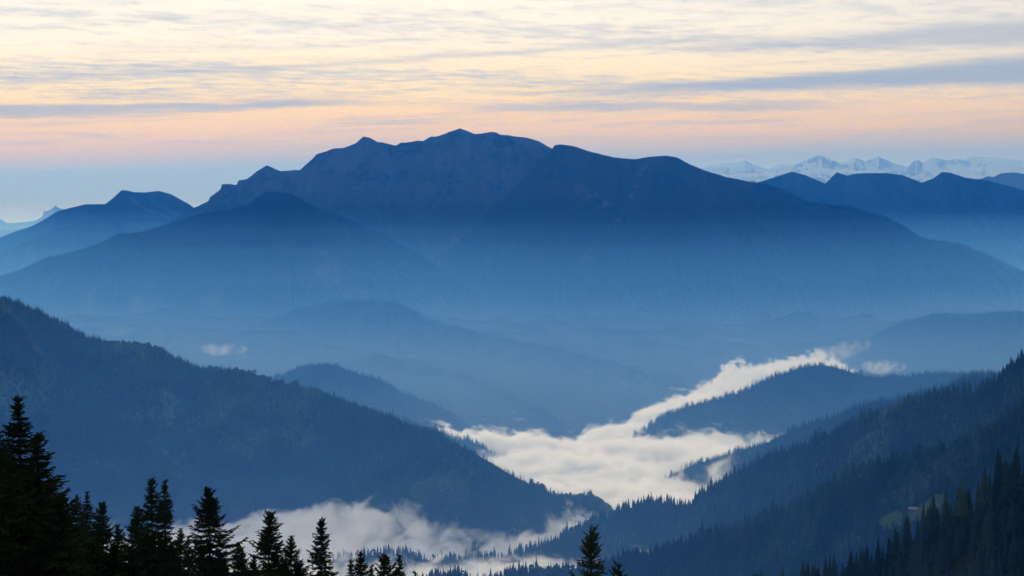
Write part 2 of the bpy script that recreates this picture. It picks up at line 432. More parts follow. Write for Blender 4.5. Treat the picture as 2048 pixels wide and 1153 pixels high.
K_L7 = [(1440,1185),(1553,1138),(1605,1121),(1666,1108),(1700,1104),(1722,1097),(1755,1080),(1788,1058),(1814,1044),(1840,1024),(1867,1004),(1893,985),(1908,972),(1924,960),(1970,940),(1996,915),(2029,905),(2048,898),(2150,850),(2350,760)]

V = 760.0
ridge('snowy_range', 'snow covered high range pale on the horizon at the right', K_SNOW, 42000, M_SNOW, 1500, 1700, slope=0.36, amp=200, nscale=2400, gully=520, jag=5, seed=3, rows=90, step=1.5)
ridge('snowy_range', 'lower snowy foreground crest of the pale range', K_SNOW2, 38500, M_SNOW, 1450, 1700, slope=0.36, amp=200, nscale=2000, gully=420, jag=6, seed=5, rows=70, step=1.5)
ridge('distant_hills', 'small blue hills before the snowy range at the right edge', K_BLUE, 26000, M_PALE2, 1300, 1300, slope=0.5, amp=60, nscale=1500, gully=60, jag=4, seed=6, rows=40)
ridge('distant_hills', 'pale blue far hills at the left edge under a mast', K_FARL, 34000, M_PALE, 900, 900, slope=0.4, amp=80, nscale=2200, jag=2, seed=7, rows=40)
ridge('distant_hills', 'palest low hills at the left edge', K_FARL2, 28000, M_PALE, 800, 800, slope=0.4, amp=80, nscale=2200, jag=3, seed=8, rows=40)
ridge('mountain', 'rounded grassy mountain with two pale grass streaks at left', K_M2, 17500, M_GRASSY, V, V, slope=0.62, amp=70, nscale=900, gully=90, jag=1.5, seed=11, key='m2', treeh=8)
ridge('mountain_shoulder', 'wooded shoulder below the rounded grassy mountain', K_M2B, 16000, M_FARFOREST, V, V, slope=0.62, amp=60, nscale=800, gully=80, jag=2, seed=12, treeh=15, key='m2b')
ridge('mountain', 'broad bare limestone massif forming the highest peak', K_ROCK, 14500, M_ROCK, V, V, slope=0.78, amp=90, nscale=700, gully=230, jag=7, seed=13, rows=110, step=1.5, key='rock', jscale=24)
ridge('mountain_shoulder', 'rocky buttress below the highest summit', K_ROCKB, 13900, M_ROCK, V, V, slope=0.9, amp=70, nscale=500, gully=180, jag=5, seed=14, rows=90, step=1.5, jscale=24)
ridge('mountain', 'long dark mountain ridge sloping down to the right', K_RIGHT, 13000, M_GRASSY, V, V, slope=0.66, amp=70, nscale=700, gully=170, jag=3.5, jscale=32, seed=15, rows=110, key='right', treeh=8)
ridge('mountain_shoulder', 'wooded front shoulder of the big massif at left', K_SHOULDER, 12300, M_FARFOREST, V, V, slope=0.62, amp=60, nscale=650, gully=110, jag=2, seed=16, rows=90, key='shoulder', treeh=16)
ridge('mountain', 'row of rounded dark peaks in front of the snowy range', K_M3, 18500, M_GRASSY, V, V, slope=0.6, amp=60, nscale=900, gully=130, jag=1, seed=17, key='m3', treeh=8)
ridge('hill', 'low rounded wooded hill in the middle of the valley', K_L3, [(200,10500),(700,10200),(1000,9400),(1364,8000),(1450,7800)], M_FARFOREST, V, V, slope=0.45, amp=40, nscale=420, gully=60, jag=3, seed=21, treeh=18, key='l3')
ridge('hill', 'faint wooded nose below the middle hill', K_L3B, [(650,9000),(919,8400),(1110,6500)], M_FARFOREST, V, V, slope=0.5, amp=30, nscale=320, gully=40, jag=3, seed=22, treeh=18, key='l3b')
ridge('hill', 'hazy wooded hill at the right edge above the fog', K_L4B, 9800, M_FARFOREST, V, V, slope=0.5, amp=40, nscale=420, gully=50, jag=3, seed=23, treeh=18, key='l4b')
ridge('hill', 'small wooded hill behind the big left slope', K_L2, [(300,6800),(930,6300)], M_FOREST, V, V, slope=0.5, amp=25, nscale=300, gully=35, jag=2, seed=24, treeh=20, key='l2')
ridge('hill', 'wooded hill rising from the fog at right', K_L4, [(1170,5750),(1650,6200),(2450,6500)], M_FOREST, V, V, slope=0.5, amp=25, nscale=300, gully=35, jag=2, seed=25, treeh=20, key='l4')
ridge('hill', 'thin wooded spur between the left slope and the fog', K_SPUR, 5500, M_FOREST, V, V, slope=0.5, amp=15, nscale=200, gully=15, jag=3, seed=26, treeh=20, key='spur')
ridge('hill', 'hazy wooded ridge running down into the fog at right', K_L5, [(1300,4900),(1600,4800),(2450,4600)], M_FOREST, V, V, slope=0.55, amp=20, nscale=240, gully=25, jag=3, seed=27, treeh=20, key='l5')
ridge('mountainside', 'big dark wooded slope falling from left into the fog', K_L1, [(-700,5300),(0,4880),(600,4570),(950,4180),(1229,4230)], M_FOREST, V, V, slope=0.62, amp=60, nscale=420, gully=150, jag=2.5, seed=28, rows=120, treeh=11, key='l1')
ridge('mountainside', 'nearer wooded flank with pale rock patches at the left edge', K_L1B, [(-700,4700),(0,4500),(500,4180)], M_FOREST, V, V, slope=0.8, amp=40, nscale=300, gully=70, jag=3, seed=29, rows=100, treeh=20, key='l1b')
ridge('hillside', 'wooded slope rising to the right above the fog', K_L6, [(560,3700),(1000,3700),(1300,3850),(1500,3700),(2048,3050),(2450,2800)], M_FOREST, 780, V, slope=0.5, amp=28, nscale=260, gully=30, jag=0, seed=31, rows=130, treeh=14, key='l6', step=3)
ridge('hillside', 'nearer wooded slope with autumn broadleaf trees at lower right', K_L6A, [(700,3150),(1100,3100),(1500,2800),(2048,2350),(2450,2200)], M_FOREST, 820, V, slope=0.5, amp=24, nscale=220, gully=30, jag=0, seed=32, rows=130, treeh=20, key='l6a', step=3)
ridge('hillside', 'dark shadowed spruce slope in the lower right corner', [(x, y) for x, y in K_L7], [(1440,1350),(1800,1150),(2350,1050)], M_FOREST, 1080, 1100, slope=0.55, amp=12, nscale=120, gully=14, jag=0, seed=33, rows=110, treeh=24, key='l7', step=4)

# low foothills before the big mountains
fx = np.arange(-5200, 5200, 45.0); fy = np.arange(8900, 13200, 60.0)
A, B = np.meshgrid(fx, fy)
env = np.clip((B - 8900) / 1600, 0, 1)
FZ = 735 + env * (30 + 190 * fbm(A / 1500, B / 1300, 71, 6, 0.5, True) ** 2.2 + 30 * (fbm(A / 300, B / 300, 72, 4) - 0.5))
me = mesh_from('foothills', np.stack([A, B, FZ], -1).reshape(-1, 3), grid_faces(len(fy), len(fx)), M_FARFOREST)
tag(link(bpy.data.objects.new('foothills', me)), 'hazy low foothills at the base of the big massif', kind='structure')
# valley ground under everything
g = np.linspace(-1, 1, 90)
gx = np.sign(g) * np.abs(g) ** 1.6 * 62000
gy = -9000 + np.linspace(0, 1, 110) ** 1.5 * 68000
GX, GY = np.meshgrid(gx, gy)
GZ = 752 + (fbm(GX / 1500, GY / 1500, 2, 4) - 0.5) * 12
me = mesh_from('ground', np.stack([GX, GY, GZ], -1).reshape(-1, 3), grid_faces(110, 90), M_FOREST)
tag(link(bpy.data.objects.new('ground', me)), 'valley floor under the fog', kind='structure')

# ------------------------------------------------------------------ haze
def box(name, x0, x1, y0, y1, z0, z1):
    v = [(x, y, z) for z in (z0, z1) for y in (y0, y1) for x in (x0, x1)]
    f = [(0, 2, 3, 1), (4, 5, 7, 6), (0, 1, 5, 4), (2, 6, 7, 3), (0, 4, 6, 2), (1, 3, 7, 5)]
    me = bpy.data.meshes.new(name); me.from_pydata(v, [], f); me.update()
    return link(bpy.data.objects.new(name, me))
def vol_mat(name, colr, dens, aniso=0.0, absorb=(1, 1, 0.0)):
    m, t = new_mat(name)
    pv = t.n('ShaderNodeVolumePrincipled')
    pv.inputs['Color'].default_value = (*colr, 1)
    pv.inputs['Density'].default_value = dens
    pv.inputs['Anisotropy'].default_value = aniso
    pv.inputs['Absorption Color'].default_value = (*absorb, 1)
    o = t.n('ShaderNodeOutputMaterial'); t.l(pv.outputs[0], o.inputs['Volume'])
    return m
HZC = (0.02, 0.255, 0.97)
haze = box('haze', -80000, 80000, -10000, 62000, 740, 2720)
haze.data.materials.append(vol_mat('haze_air', HZC, 2.8e-5, 0.35))
tag(haze, 'blue morning air between the near slopes and the far ranges', kind='stuff')
def mist_layer(name, label, top, dens, colr, seed, waves=14.0):
    nx, ny = 110, 90
    xs = np.linspace(-60000, 60000, nx); ys = np.linspace(-9500, 45000, ny)
    A, B = np.meshgrid(xs, ys)
    topz = top + (fbm(A / 3200, B / 3200, seed, 3) - 0.5) * 2 * waves
    bot = np.full_like(A, 745.0 + seed % 5)
    v = np.concatenate([np.stack([A, B, topz], -1).reshape(-1, 3), np.stack([A, B, bot], -1).reshape(-1, 3)])
    ft = grid_faces(ny, nx); fb = grid_faces(ny, nx)[:, ::-1] + nx * ny
    n = nx * ny
    rim = [j for j in range(nx)] + [i * nx + nx - 1 for i in range(1, ny)] + [(ny - 1) * nx + j for j in range(nx - 2, -1, -1)] + [i * nx for i in range(ny - 2, 0, -1)]
    side = [(rim[k], rim[k] + n, rim[(k + 1) % len(rim)] + n, rim[(k + 1) % len(rim)]) for k in range(len(rim))]
    me = mesh_from(name, v, np.concatenate([ft, fb, np.array(side)]), vol_mat(name, colr, dens, 0.35))
    return tag(link(bpy.data.objects.new(name, me)), label, kind='stuff')
LZC = (0.13, 0.40, 0.99)
for k_, (tp, dn, wv) in enumerate([(1525, 0.70e-5, 45), (1488, 0.95e-5, 60), (1445, 1.15e-5, 70), (1400, 1.25e-5, 80), (1345, 1.3e-5, 80), (1280, 1.4e-5, 70), (1205, 1.7e-5, 60), (1110, 2.3e-5, 50), (1020, 5.0e-5, 40), (945, 6.0e-5, 25)]):
    mist_layer('valley_haze', ['highest and thinnest veil of valley haze', 'very thin haze just under the camera height', 'thin haze across the upper slopes', 'thin blue haze below the ridge tops', 'blue haze along the wooded shoulders', 'blue haze halfway down the mountains', 'blue haze among the lower hills', 'dense haze low in the valleys', 'dense pale haze over the valley fog', 'lowest milky haze hugging the fog'][k_], tp, dn, LZC if k_ < 8 else ((0.27, 0.50, 0.99) if k_ == 8 else (0.50, 0.68, 0.99)), k_ + 1, wv)

# ------------------------------------------------------------------ fog
def fog_mat(name, level, bumps, dens, ymap=None, ymax=11000, soft=44.0, erode=66.0, sc=0.0045, big=30.0, step=1.0, ynear=None, patch=0.0):
    m, t = new_mat(name)
    p = wpos(t)
    s = t.n('ShaderNodeSeparateXYZ'); t.l(p, s.inputs[0])
    x, y, z = s.outputs
    n2 = t.noise(t.comb(t.m('MULTIPLY', x, 0.0016), t.m('MULTIPLY', y, 0.0011), 0.0), 1.0, 2.0, 0.5)
    mp = t.n('ShaderNodeMapping'); t.l(p, mp.inputs[0]); mp.inputs['Scale'].default_value = (1.0, 0.6, 1.5)
    mp.inputs['Rotation'].default_value = (0, math.radians(-20), 0)
    n3 = t.noise(mp.outputs[0], sc, 5.0, 0.58, 0.5)
    top = t.m('ADD', level, t.m('MULTIPLY', t.m('SUBTRACT', n2, 0.5), 2 * big))
    for (bx, by, rx_, ry_, h) in bumps:
        dx = t.m('DIVIDE', t.m('SUBTRACT', x, bx), rx_); dy = t.m('DIVIDE', t.m('SUBTRACT', y, by), ry_)
        g = t.m('EXPONENT', t.m('MULTIPLY', t.m('ADD', t.m('MULTIPLY', dx, dx), t.m('MULTIPLY', dy, dy)), -1.0))
        top = t.m('ADD', top, t.m('MULTIPLY', g, h))
    n4 = t.noise(mp.outputs[0], sc * 3.6, 4.0, 0.6, 0.8)
    top = t.m('ADD', top, t.m('ADD', t.m('MULTIPLY', t.m('SUBTRACT', n3, 0.5), 2 * erode), t.m('MULTIPLY', t.m('SUBTRACT', n4, 0.5), 2.3 * erode)))
    if ymap:
        xs = [a for a, b in ymap]
        r = t.ramp(t.mr(x, xs[0], xs[-1]), [((a - xs[0]) / (xs[-1] - xs[0]), (b / ymax,) * 3) for a, b in ymap])
        yf = t.m('MULTIPLY', r, ymax)
        e = t.m('DIVIDE', t.m('SUBTRACT', yf, y), 260.0, clamp=True)
        top = t.m('SUBTRACT', top, t.m('MULTIPLY', t.m('SUBTRACT', 1.0, e), 130.0))
    d = t.mr(t.m('SUBTRACT', top, z), 0.0, soft, 0.0, dens, smooth=True)
    pv = t.n('ShaderNodeVolumePrincipled')
    pv.inputs['Color'].default_value = (0.995, 0.995, 0.995, 1)
    pv.inputs['Anisotropy'].default_value = 0.35
    t.l(d, pv.inputs['Density'])
    o = t.n('ShaderNodeOutputMaterial'); t.l(pv.outputs[0], o.inputs['Volume'])
    m.cycles.volume_step_rate = step
    return m
def bump_at(px, py, D, rx_, ry_, h):
    q = at(px, py, D)
    return (q[0], D, rx_, ry_, h)
FB = [bump_at(610, 1080, 4000, 260, 240, 32), bump_at(640, 1000, 4080, 60, 90, 34), bump_at(755, 1000, 4080, 55, 90, 42), bump_at(835, 1040, 4050, 45, 80, 36),
      bump_at(700, 1040, 4000, 60, 70, 20), bump_at(780, 1140, 3480, 330, 150, 42), bump_at(1440, 740, 7900, 170, 200, 50), bump_at(1510, 715, 8200, 140, 150, 62),
      bump_at(1600, 705, 8500, 200, 200, 48), bump_at(900, 835, 6050, 160, 150, 22), bump_at(1470, 880, 5150, 120, 200, 26), bump_at(1440, 930, 4750, 130, 160, 26),
      bump_at(1160, 1010, 4150, 45, 110, 24), bump_at(1100, 1045, 4000, 70, 40, 20), bump_at(1330, 960, 4400, 90, 130, 18), bump_at(1010, 1085, 3880, 90, 60, 16)]
fogm = fog_mat('fog', 848, FB, 0.045, ymap=[(-1500, 6300), (-600, 6230), (-100, 6100), (210, 5980), (643, 7150), (920, 8000), (1480, 8750), (1620, 7000), (2300, 6000)], step=FOGSTEP)
fog = box('valley_fog', -1450, 2250, 3150, 9350, 746.5, 985)
fog.data.materials.append(fogm)
tag(fog, 'white morning fog filling the valley floor with torn upper edges', kind='stuff')
def wisp(label, px, py, D, rx_, ry_, rz_, dens, sc=0.012, thr=0.55, step=0.06, tilt=0.0):
    q = at(px, py, D)
    o = box('fog_wisp', -rx_, rx_, -ry_, ry_, -rz_, rz_)
    o.location = q; o.rotation_euler[1] = tilt
    m, t = new_mat('fog_wisp')
    tc = t.n('ShaderNodeTexCoord'); s_ = t.n('ShaderNodeSeparateXYZ'); t.l(tc.outputs['Object'], s_.inputs[0])
    def q2(i, r):
        k = t.m('DIVIDE', s_.outputs[i], r); return t.m('MULTIPLY', k, k)
    rr = t.m('ADD', t.m('ADD', q2(0, rx_), q2(1, ry_)), q2(2, rz_))
    n = t.noise(tc.outputs['Object'], sc, 5.0, 0.62, 0.8)
    d = t.m('ADD', t.m('MULTIPLY', t.m('SUBTRACT', 1.0, rr), 0.75), t.m('MULTIPLY', t.m('SUBTRACT', n, thr), 5.5))
    d = t.m('MULTIPLY', t.mr(d, 0.0, 0.9, 0.0, dens, smooth=True), t.mr(rr, 0.7, 1.0, 1.0, 0.0))
    pv = t.n('ShaderNodeVolumePrincipled'); pv.inputs['Color'].default_value = (0.99, 0.99, 0.99, 1); pv.inputs['Anisotropy'].default_value = 0.35
    t.l(d, pv.inputs['Density'])
    oo = t.n('ShaderNodeOutputMaterial'); t.l(pv.outputs[0], oo.inputs['Volume'])
    m.cycles.volume_step_rate = step
    o.data.materials.append(m)
    return tag(o, label, kind='stuff')
wisp('small torn cloud floating above the big left slope', 445, 699, 7600, 120, 90, 34, 0.007, 0.016, 0.56)
wisp('bright little cloud behind the hill at right', 1766, 734, 6900, 95, 80, 34, 0.009, 0.018, 0.55)
wisp('thin veil of cloud curling off the end of the fog tongue', 1680, 702, 8900, 170, 130, 52, 0.004, 0.010, 0.52, tilt=-0.25)
wisp('faint mist streak above the wooded spur', 990, 1075, 3860, 110, 50, 16, 0.008, 0.020, 0.50, tilt=0.1)
wisp('faint mist streak between fog bank and spur', 900, 1060, 3900, 60, 45, 22, 0.006, 0.022, 0.50)

# ------------------------------------------------------------------ camera hillside (falls away below the frame)
xs = np.linspace(-2600, 2600, 120); ys = np.concatenate([np.linspace(-700, 300, 60), np.linspace(330, 2900, 60)])
A, B = np.meshgrid(xs, ys)
def hill_z(x, y):
    x = np.asarray(x, float); y = np.asarray(y, float)
    return 1597.6 - 0.33 * np.maximum(y, 0) + 0.1 * np.minimum(y, 0) + (fbm(x / 60, y / 60, 91, 4) - 0.5) * 3.0 * np.minimum(np.abs(y) / 60, 1)
me = mesh_from('hillside', np.stack([A, B, hill_z(A, B)], -1).reshape(-1, 3), grid_faces(len(ys), len(xs)), M_FOREST)
tag(link(bpy.data.objects.new('hillside', me)), 'steep ground under the nearest spruces', kind='structure')

# ------------------------------------------------------------------ tree materials
def mat_leaf(name, stops, sc=0.0):
    m, t = new_mat(name)
    oi = t.n('ShaderNodeObjectInfo')
    c = t.ramp(oi.outputs['Random'], stops)
    pn = t.noise(oi.outputs['Location'], 0.0065, 4.0, 0.6)
    sv = t.n('ShaderNodeVectorMath', operation='SCALE'); t.l(c, sv.inputs[0]); t.l(t.mr(pn, 0.36, 0.64, 0.45, 2.1), sv.inputs['Scale'])
    c = sv.outputs[0]
    out_surf(t, diffuse(t, c, 0.9))
    return m
M_NEEDLE = mat_leaf('spruce_needles', [(0.0, (0.007, 0.016, 0.012)), (0.6, (0.011, 0.022, 0.014)), (1.0, (0.018, 0.030, 0.017))])
M_NEEDLE_NEAR = mat_leaf('near_spruce_needles', [(0.0, (0.010, 0.017, 0.008)), (1.0, (0.018, 0.027, 0.011))])
M_LEAF = mat_leaf('autumn_leaves', [(0.0, (0.020, 0.038, 0.016)), (0.5, (0.027, 0.047, 0.019)), (0.85, (0.036, 0.049, 0.020)), (1.0, (0.042, 0.045, 0.020))])
m_, t_ = new_mat('bark'); out_surf(t_, diffuse(t_, (0.018, 0.016, 0.014), 0.95)); M_BARK = m_

def tube(pts, rads, n=5):
    v = []; f = []
    for i, (p, r) in enumerate(zip(pts, rads)):
        for k in range(n):
            a = 2 * math.pi * k / n
            v.append((p[0] + r * math.cos(a), p[1] + r * math.sin(a), p[2]))
    for i in range(len(pts) - 1):
        for k in range(n):
            a = i * n + k; b = i * n + (k + 1) % n
            f.append((a, b, b + n)); f.append((a, b + n, a + n))
    return v, f
def trunk_mesh(name, H, r):
    v, f = tube([(0, 0, -1.0), (0.01 * H * 0.3, 0, H * 0.35), (0, 0.004 * H, H * 0.7), (0, 0, H)], [r, r * 0.75, r * 0.4, 0.02], 6)
    return mesh_from(name, v, f, M_BARK)

# ---- middle distance conifer, unit height 1
def conifer_mesh(name, seed, whorls=24, blades=8, R=0.17, top=1.0, ragged=0.3):
    r = random.Random(seed); v = []; f = []
    for k in range(whorls):
        u = (k + 0.4) / whorls                      # 0 at tip, 1 at base
        h = top - u * 0.90
        rad = R * (u ** 0.78) * (1 - 0.25 * max(0, u - 0.8) / 0.2) * r.uniform(1 - ragged, 1 + ragged * 0.6) + 0.006
        a0 = r.random() * 6.28
        for b in range(blades):
            a = a0 + 6.283 * b / blades + r.uniform(-0.25, 0.25)
            L = rad * r.uniform(0.65, 1.15)
            w = L * 0.42 + 0.004
            ca, sa = math.cos(a), math.sin(a)
            dr = L * r.uniform(0.25, 0.6)
            i0 = len(v)
            v += [(0, 0, h + 0.022), (ca * L * 0.55 - sa * w, sa * L * 0.55 + ca * w, h - dr * 0.9 - 0.012),
                  (ca * L, sa * L, h - dr * 0.75), (ca * L * 0.55 + sa * w, sa * L * 0.55 - ca * w, h - dr * 0.9 - 0.012), (ca * L * 0.6, sa * L * 0.6, h - dr * 0.35 + 0.012)]
            f += [(i0, i0 + 1, i0 + 4), (i0 + 4, i0 + 1, i0 + 2), (i0, i0 + 4, i0 + 3), (i0 + 4, i0 + 2, i0 + 3)]
    i0 = len(v)
    v += [(0.004, 0, top - 0.03), (-0.002, 0.0035, top - 0.03), (-0.002, -0.0035, top - 0.03), (0, 0, top + 0.012)]
    f += [(i0, i0 + 1, i0 + 3), (i0 + 1, i0 + 2, i0 + 3), (i0 + 2, i0, i0 + 3)]
    return mesh_from(name, v, f, M_NEEDLE, smooth=False)
def broadleaf_mesh(name, seed, clumps=16):
    r = random.Random(seed); v = []; f = []
    import bmesh
    for k in range(clumps):
        bm = bmesh.new(); bmesh.ops.create_icosphere(bm, subdivisions=1, radius=1.0)
        a = r.random() * 6.28; q = r.random() ** 0.6; h = r.uniform(0.3, 0.92)
        rr = 0.27 * math.sin(min(1, (h - 0.1) / 0.9) * math.pi * 0.92) * q
        cx, cy2 = rr * math.cos(a), rr * math.sin(a); sz = r.uniform(0.075, 0.14)
        i0 = len(v)
        for w in bm.verts:
            j = r.uniform(0.7, 1.35)
            v.append((cx + w.co.x * sz * j, cy2 + w.co.y * sz * j, h + w.co.z * sz * j * 0.8))
        f += [tuple(i0 + q_.index for q_ in fc.verts) for fc in bm.faces]
        bm.free()
    tv, tf = tube([(0, 0, -0.05), (0, 0, 0.5)], [0.02, 0.01], 4)
    f += [tuple(i + len(v) for i in q_) for q_ in tf]; v += tv
    return mesh_from(name, v, f, M_LEAF, smooth=False)

CROWN = [conifer_mesh('crown', 40 + k, 24 + k, 8, R_) for k, R_ in enumerate((0.15, 0.17, 0.135, 0.19))]
LOWC = [conifer_mesh('far_crown', 60 + k, 9, 5, R_) for k, R_ in enumerate((0.16, 0.19, 0.14))]
BROAD = [broadleaf_mesh('broad_crown', 80 + k) for k in range(3)]
TRUNKM = trunk_mesh('trunk', 0.9, 0.013)

def instancer(name, label, pts, protos, cat='forest'):
    """one object of kind stuff: trees on points (x, y, z, height, variant)"""
    pts = np.asarray(pts, np.float32)
    me = bpy.data.meshes.new(name)
    me.vertices.add(len(pts)); me.vertices.foreach_set('co', pts[:, :3].ravel())
    for nm, vals in (('sc', pts[:, 3]), ('var', pts[:, 4]), ('rz', RNG.random(len(pts)) * 6.28), ('wd', RNG.uniform(0.8, 1.3, len(pts)))):
        at_ = me.attributes.new(nm, 'FLOAT', 'POINT'); at_.data.foreach_set('value', np.asarray(vals, np.float32))
    o = link(bpy.data.objects.new(name, me)); tag(o, label, kind='stuff')
    ng = bpy.data.node_groups.new(name, 'GeometryNodeTree')
    ng.interface.new_socket('Geometry', in_out='INPUT', socket_type='NodeSocketGeometry')
    ng.interface.new_socket('Geometry', in_out='OUTPUT', socket_type='NodeSocketGeometry')
    N = ng.nodes; Lk = ng.links
    gi = N.new('NodeGroupInput'); go = N.new('NodeGroupOutput')
    jn = N.new('GeometryNodeJoinGeometry')
    def attr(nm):
        a = N.new('GeometryNodeInputNamedAttribute'); a.data_type = 'FLOAT'; a.inputs['Name'].default_value = nm
        return a.outputs['Attribute']
    sc_, var_, rz_, wd_ = attr('sc'), attr('var'), attr('rz'), attr('wd')
    cr = N.new('ShaderNodeCombineXYZ'); Lk.new(rz_, cr.inputs[2])
    mw = N.new('ShaderNodeMath'); mw.operation = 'MULTIPLY'; Lk.new(sc_, mw.inputs[0]); Lk.new(wd_, mw.inputs[1])
    cs = N.new('ShaderNodeCombineXYZ'); Lk.new(mw.outputs[0], cs.inputs[0]); Lk.new(mw.outputs[0], cs.inputs[1]); Lk.new(sc_, cs.inputs[2])
    for k, pm in enumerate(protos):
        po = PROTO.get(pm.name)
        if po is None:
            po = PROTO[pm.name] = bpy.data.objects.new(pm.name, pm)
        oi = N.new('GeometryNodeObjectInfo'); oi.inputs['Object'].default_value = po; oi.inputs['As Instance'].default_value = True
        cp = N.new('FunctionNodeCompare'); cp.data_type = 'FLOAT'; cp.operation = 'EQUAL'
        Lk.new(var_, cp.inputs['A']); cp.inputs['B'].default_value = float(k); cp.inputs['Epsilon'].default_value = 0.1
        ip = N.new('GeometryNodeInstanceOnPoints')
        Lk.new(gi.outputs[0], ip.inputs['Points']); Lk.new(cp.outputs[0], ip.inputs['Selection'])
        Lk.new(oi.outputs['Geometry'], ip.inputs['Instance'])
        Lk.new(cr.outputs[0], ip.inputs['Rotation']); Lk.new(cs.outputs[0], ip.inputs['Scale'])
        Lk.new(ip.outputs[0], jn.inputs[0])
    Lk.new(jn.outputs[0], go.inputs[0])
    md = o.modifiers.new('trees', 'NODES'); md.node_group = ng
    return o
PROTO = {}

def project(X, Y, Z):
    X = np.asarray(X, float); Y = np.asarray(Y, float); z = np.asarray(Z, float) - CAMZ
    cp, sp = math.cos(PITCH), math.sin(PITCH)
    d = Y * cp - z * sp
    u = Y * sp + z * cp
    return W2 / 2 + F * X / d, H2 / 2 - F * u / d

def scatter(key, n, smin=-0.12, smax=1.0, h=(17, 26), pxr=(-120, 2170), nvar=3, seed=0, clump=0.0, fade=0.0):
    Xg, Yg, Zg, s = GRIDS[key]
    r = np.random.default_rng(1000 + seed)
    nr, nc = Xg.shape
    # cell areas
    ax = np.hypot(Xg[:-1, 1:] - Xg[:-1, :-1], Yg[:-1, 1:] - Yg[:-1, :-1]); ay = np.hypot(Xg[1:, :-1] - Xg[:-1, :-1], Yg[1:, :-1] - Yg[:-1, :-1])
    A_ = ax * ay
    P_, _ = project(Xg[:-1, :-1], Yg[:-1, :-1], Zg[:-1, :-1])
    A_ = A_ * (P_ > pxr[0]) * (P_ < pxr[1])
    sm = s[:-1][:, None]
    A_ = A_ * (sm >= smin) * (sm <= smax)
    if fade: A_ = A_ * np.exp(-np.abs(sm) / fade)
    pr = (A_ / A_.sum()).ravel()
    idx = r.choice(A_.size, n, p=pr)
    i, j = np.unravel_index(idx, A_.shape)
    a, b = r.random(n), r.random(n)
    def bil(G):
        return (G[i, j] * (1 - a) + G[i + 1, j] * a) * (1 - b) + (G[i, j + 1] * (1 - a) + G[i + 1, j + 1] * a) * b
    x, y, z = bil(Xg), bil(Yg), bil(Zg)
    if clump:
        cl = fbm(x / 60, y / 60, 300 + seed, 3)
        keep = r.random(n) < np.clip((cl - 0.5) * 4 + 1 - clump, 0.12, 1)
        x, y, z, i, j = x[keep], y[keep], z[keep], i[keep], j[keep]
    n = len(x)
    hh = r.uniform(h[0], h[1], n) * (0.8 + 0.4 * vnoise(x / 45, y / 45, 5 + seed))
    hh = hh * (0.72 + 0.56 * fbm(x / 14, y / 14, 900 + seed, 2))
    tall = r.random(n) < 0.05
    hh = np.where(tall, hh * 1.30, hh)
    small = r.random(n) < 0.18
    hh = np.where(small, hh * 0.6, hh)
    return np.stack([x, y, z - 0.5, hh, r.integers(0, nvar, n).astype(float)], -1)

# ------------------------------------------------------------------ meadow with hut on the lower right slope
Xa, Ya, Za, sa_ = GRIDS['l6a']
PX, PY = project(Xa, Ya, Za)
def on_grid(px, py, key='l6a'):
    X_, Y_, Z_, s_ = GRIDS[key]
    if key == 'l6a': P, Q = PX, PY
    else: P, Q = project(X_, Y_, Z_)
    d = (P - px) ** 2 + (Q - py) ** 2 + (s_[:, None] < 0) * 1e9
    k = np.unravel_index(np.argmin(d), d.shape)
    return float(X_[k]), float(Y_[k]), float(Z_[k])
MEADOW = [(1756, 1040), (1772, 1028), (1790, 1022), (1812, 1024), (1838, 1012), (1858, 998), (1876, 988), (1892, 990), (1890, 1008), (1868, 1022), (1840, 1034), (1806, 1040), (1790, 1046), (1766, 1056)]
def in_poly(px, py, poly):
    c = np.zeros(np.shape(px), bool)
    n = len(poly)
    for i in range(n):
        x1, y1 = poly[i]; x2, y2 = poly[(i + 1) % n]
        cond = ((y1 > py) != (y2 > py)) & (px < (x2 - x1) * (py - y1) / (y2 - y1 + 1e-9) + x1)
        c ^= cond
    return c

def in_band(px, py, line, w):
    m_ = np.zeros(np.shape(px))
    for (x1, y1), (x2, y2) in zip(line[:-1], line[1:]):
        dx, dy = x2 - x1, y2 - y1
        t_ = np.clip(((px - x1) * dx + (py - y1) * dy) / (dx * dx + dy * dy), 0, 1)
        m_ = np.maximum(m_, np.clip(1.3 - np.hypot(px - x1 - t_ * dx, py - y1 - t_ * dy) / w, 0, 1))
    return m_
def add_patch(key, oname_label, lines, rough=0.5, nsc=0.02, thr=0.45):
    X_, Y_, Z_, s_ = GRIDS[key]; P, Q = project(X_, Y_, Z_)
    m_ = np.zeros(P.shape)
    for line, w in lines: m_ = np.maximum(m_, in_band(P, Q, line, w))
    n_ = fbm(X_ * nsc, (Y_ + Z_) * nsc, 500, 4)
    m_ = np.clip(m_ * (1 - rough) + m_ * rough * np.clip((n_ - thr) * 8, 0, 1.6), 0, 1) * (s_[:, None] > 0)
    ob = next(o for o in bpy.data.objects if o.get('label') == oname_label)
    at_ = ob.data.attributes.new('patch', 'FLOAT', 'POINT'); at_.data.foreach_set('value', m_.ravel().astype(np.float32))
ROCKS = [([(40, 645), (62, 662), (72, 690)], 7), ([(72, 695), (90, 712), (98, 735)], 6), ([(320, 900), (345, 925), (362, 958)], 8), ([(365, 960), (378, 985)], 5), ([(400, 935), (430, 965), (465, 990), (480, 1010)], 15), ([(300, 850), (315, 880)], 6), ([(190, 770), (200, 790)], 8), ([(105, 840), (115, 870)], 6)]
add_patch('l1b', 'nearer wooded flank with pale rock patches at the left edge', ROCKS, 0.8, 0.03, 0.48)
add_patch('m2', 'rounded grassy mountain with two pale grass streaks at left', [([(260, 396), (285, 416), (335, 434)], 3.0), ([(300, 400), (325, 414), (355, 430)], 2.5), ([(330, 385), (376, 408)], 3)], 0.4, 0.01)
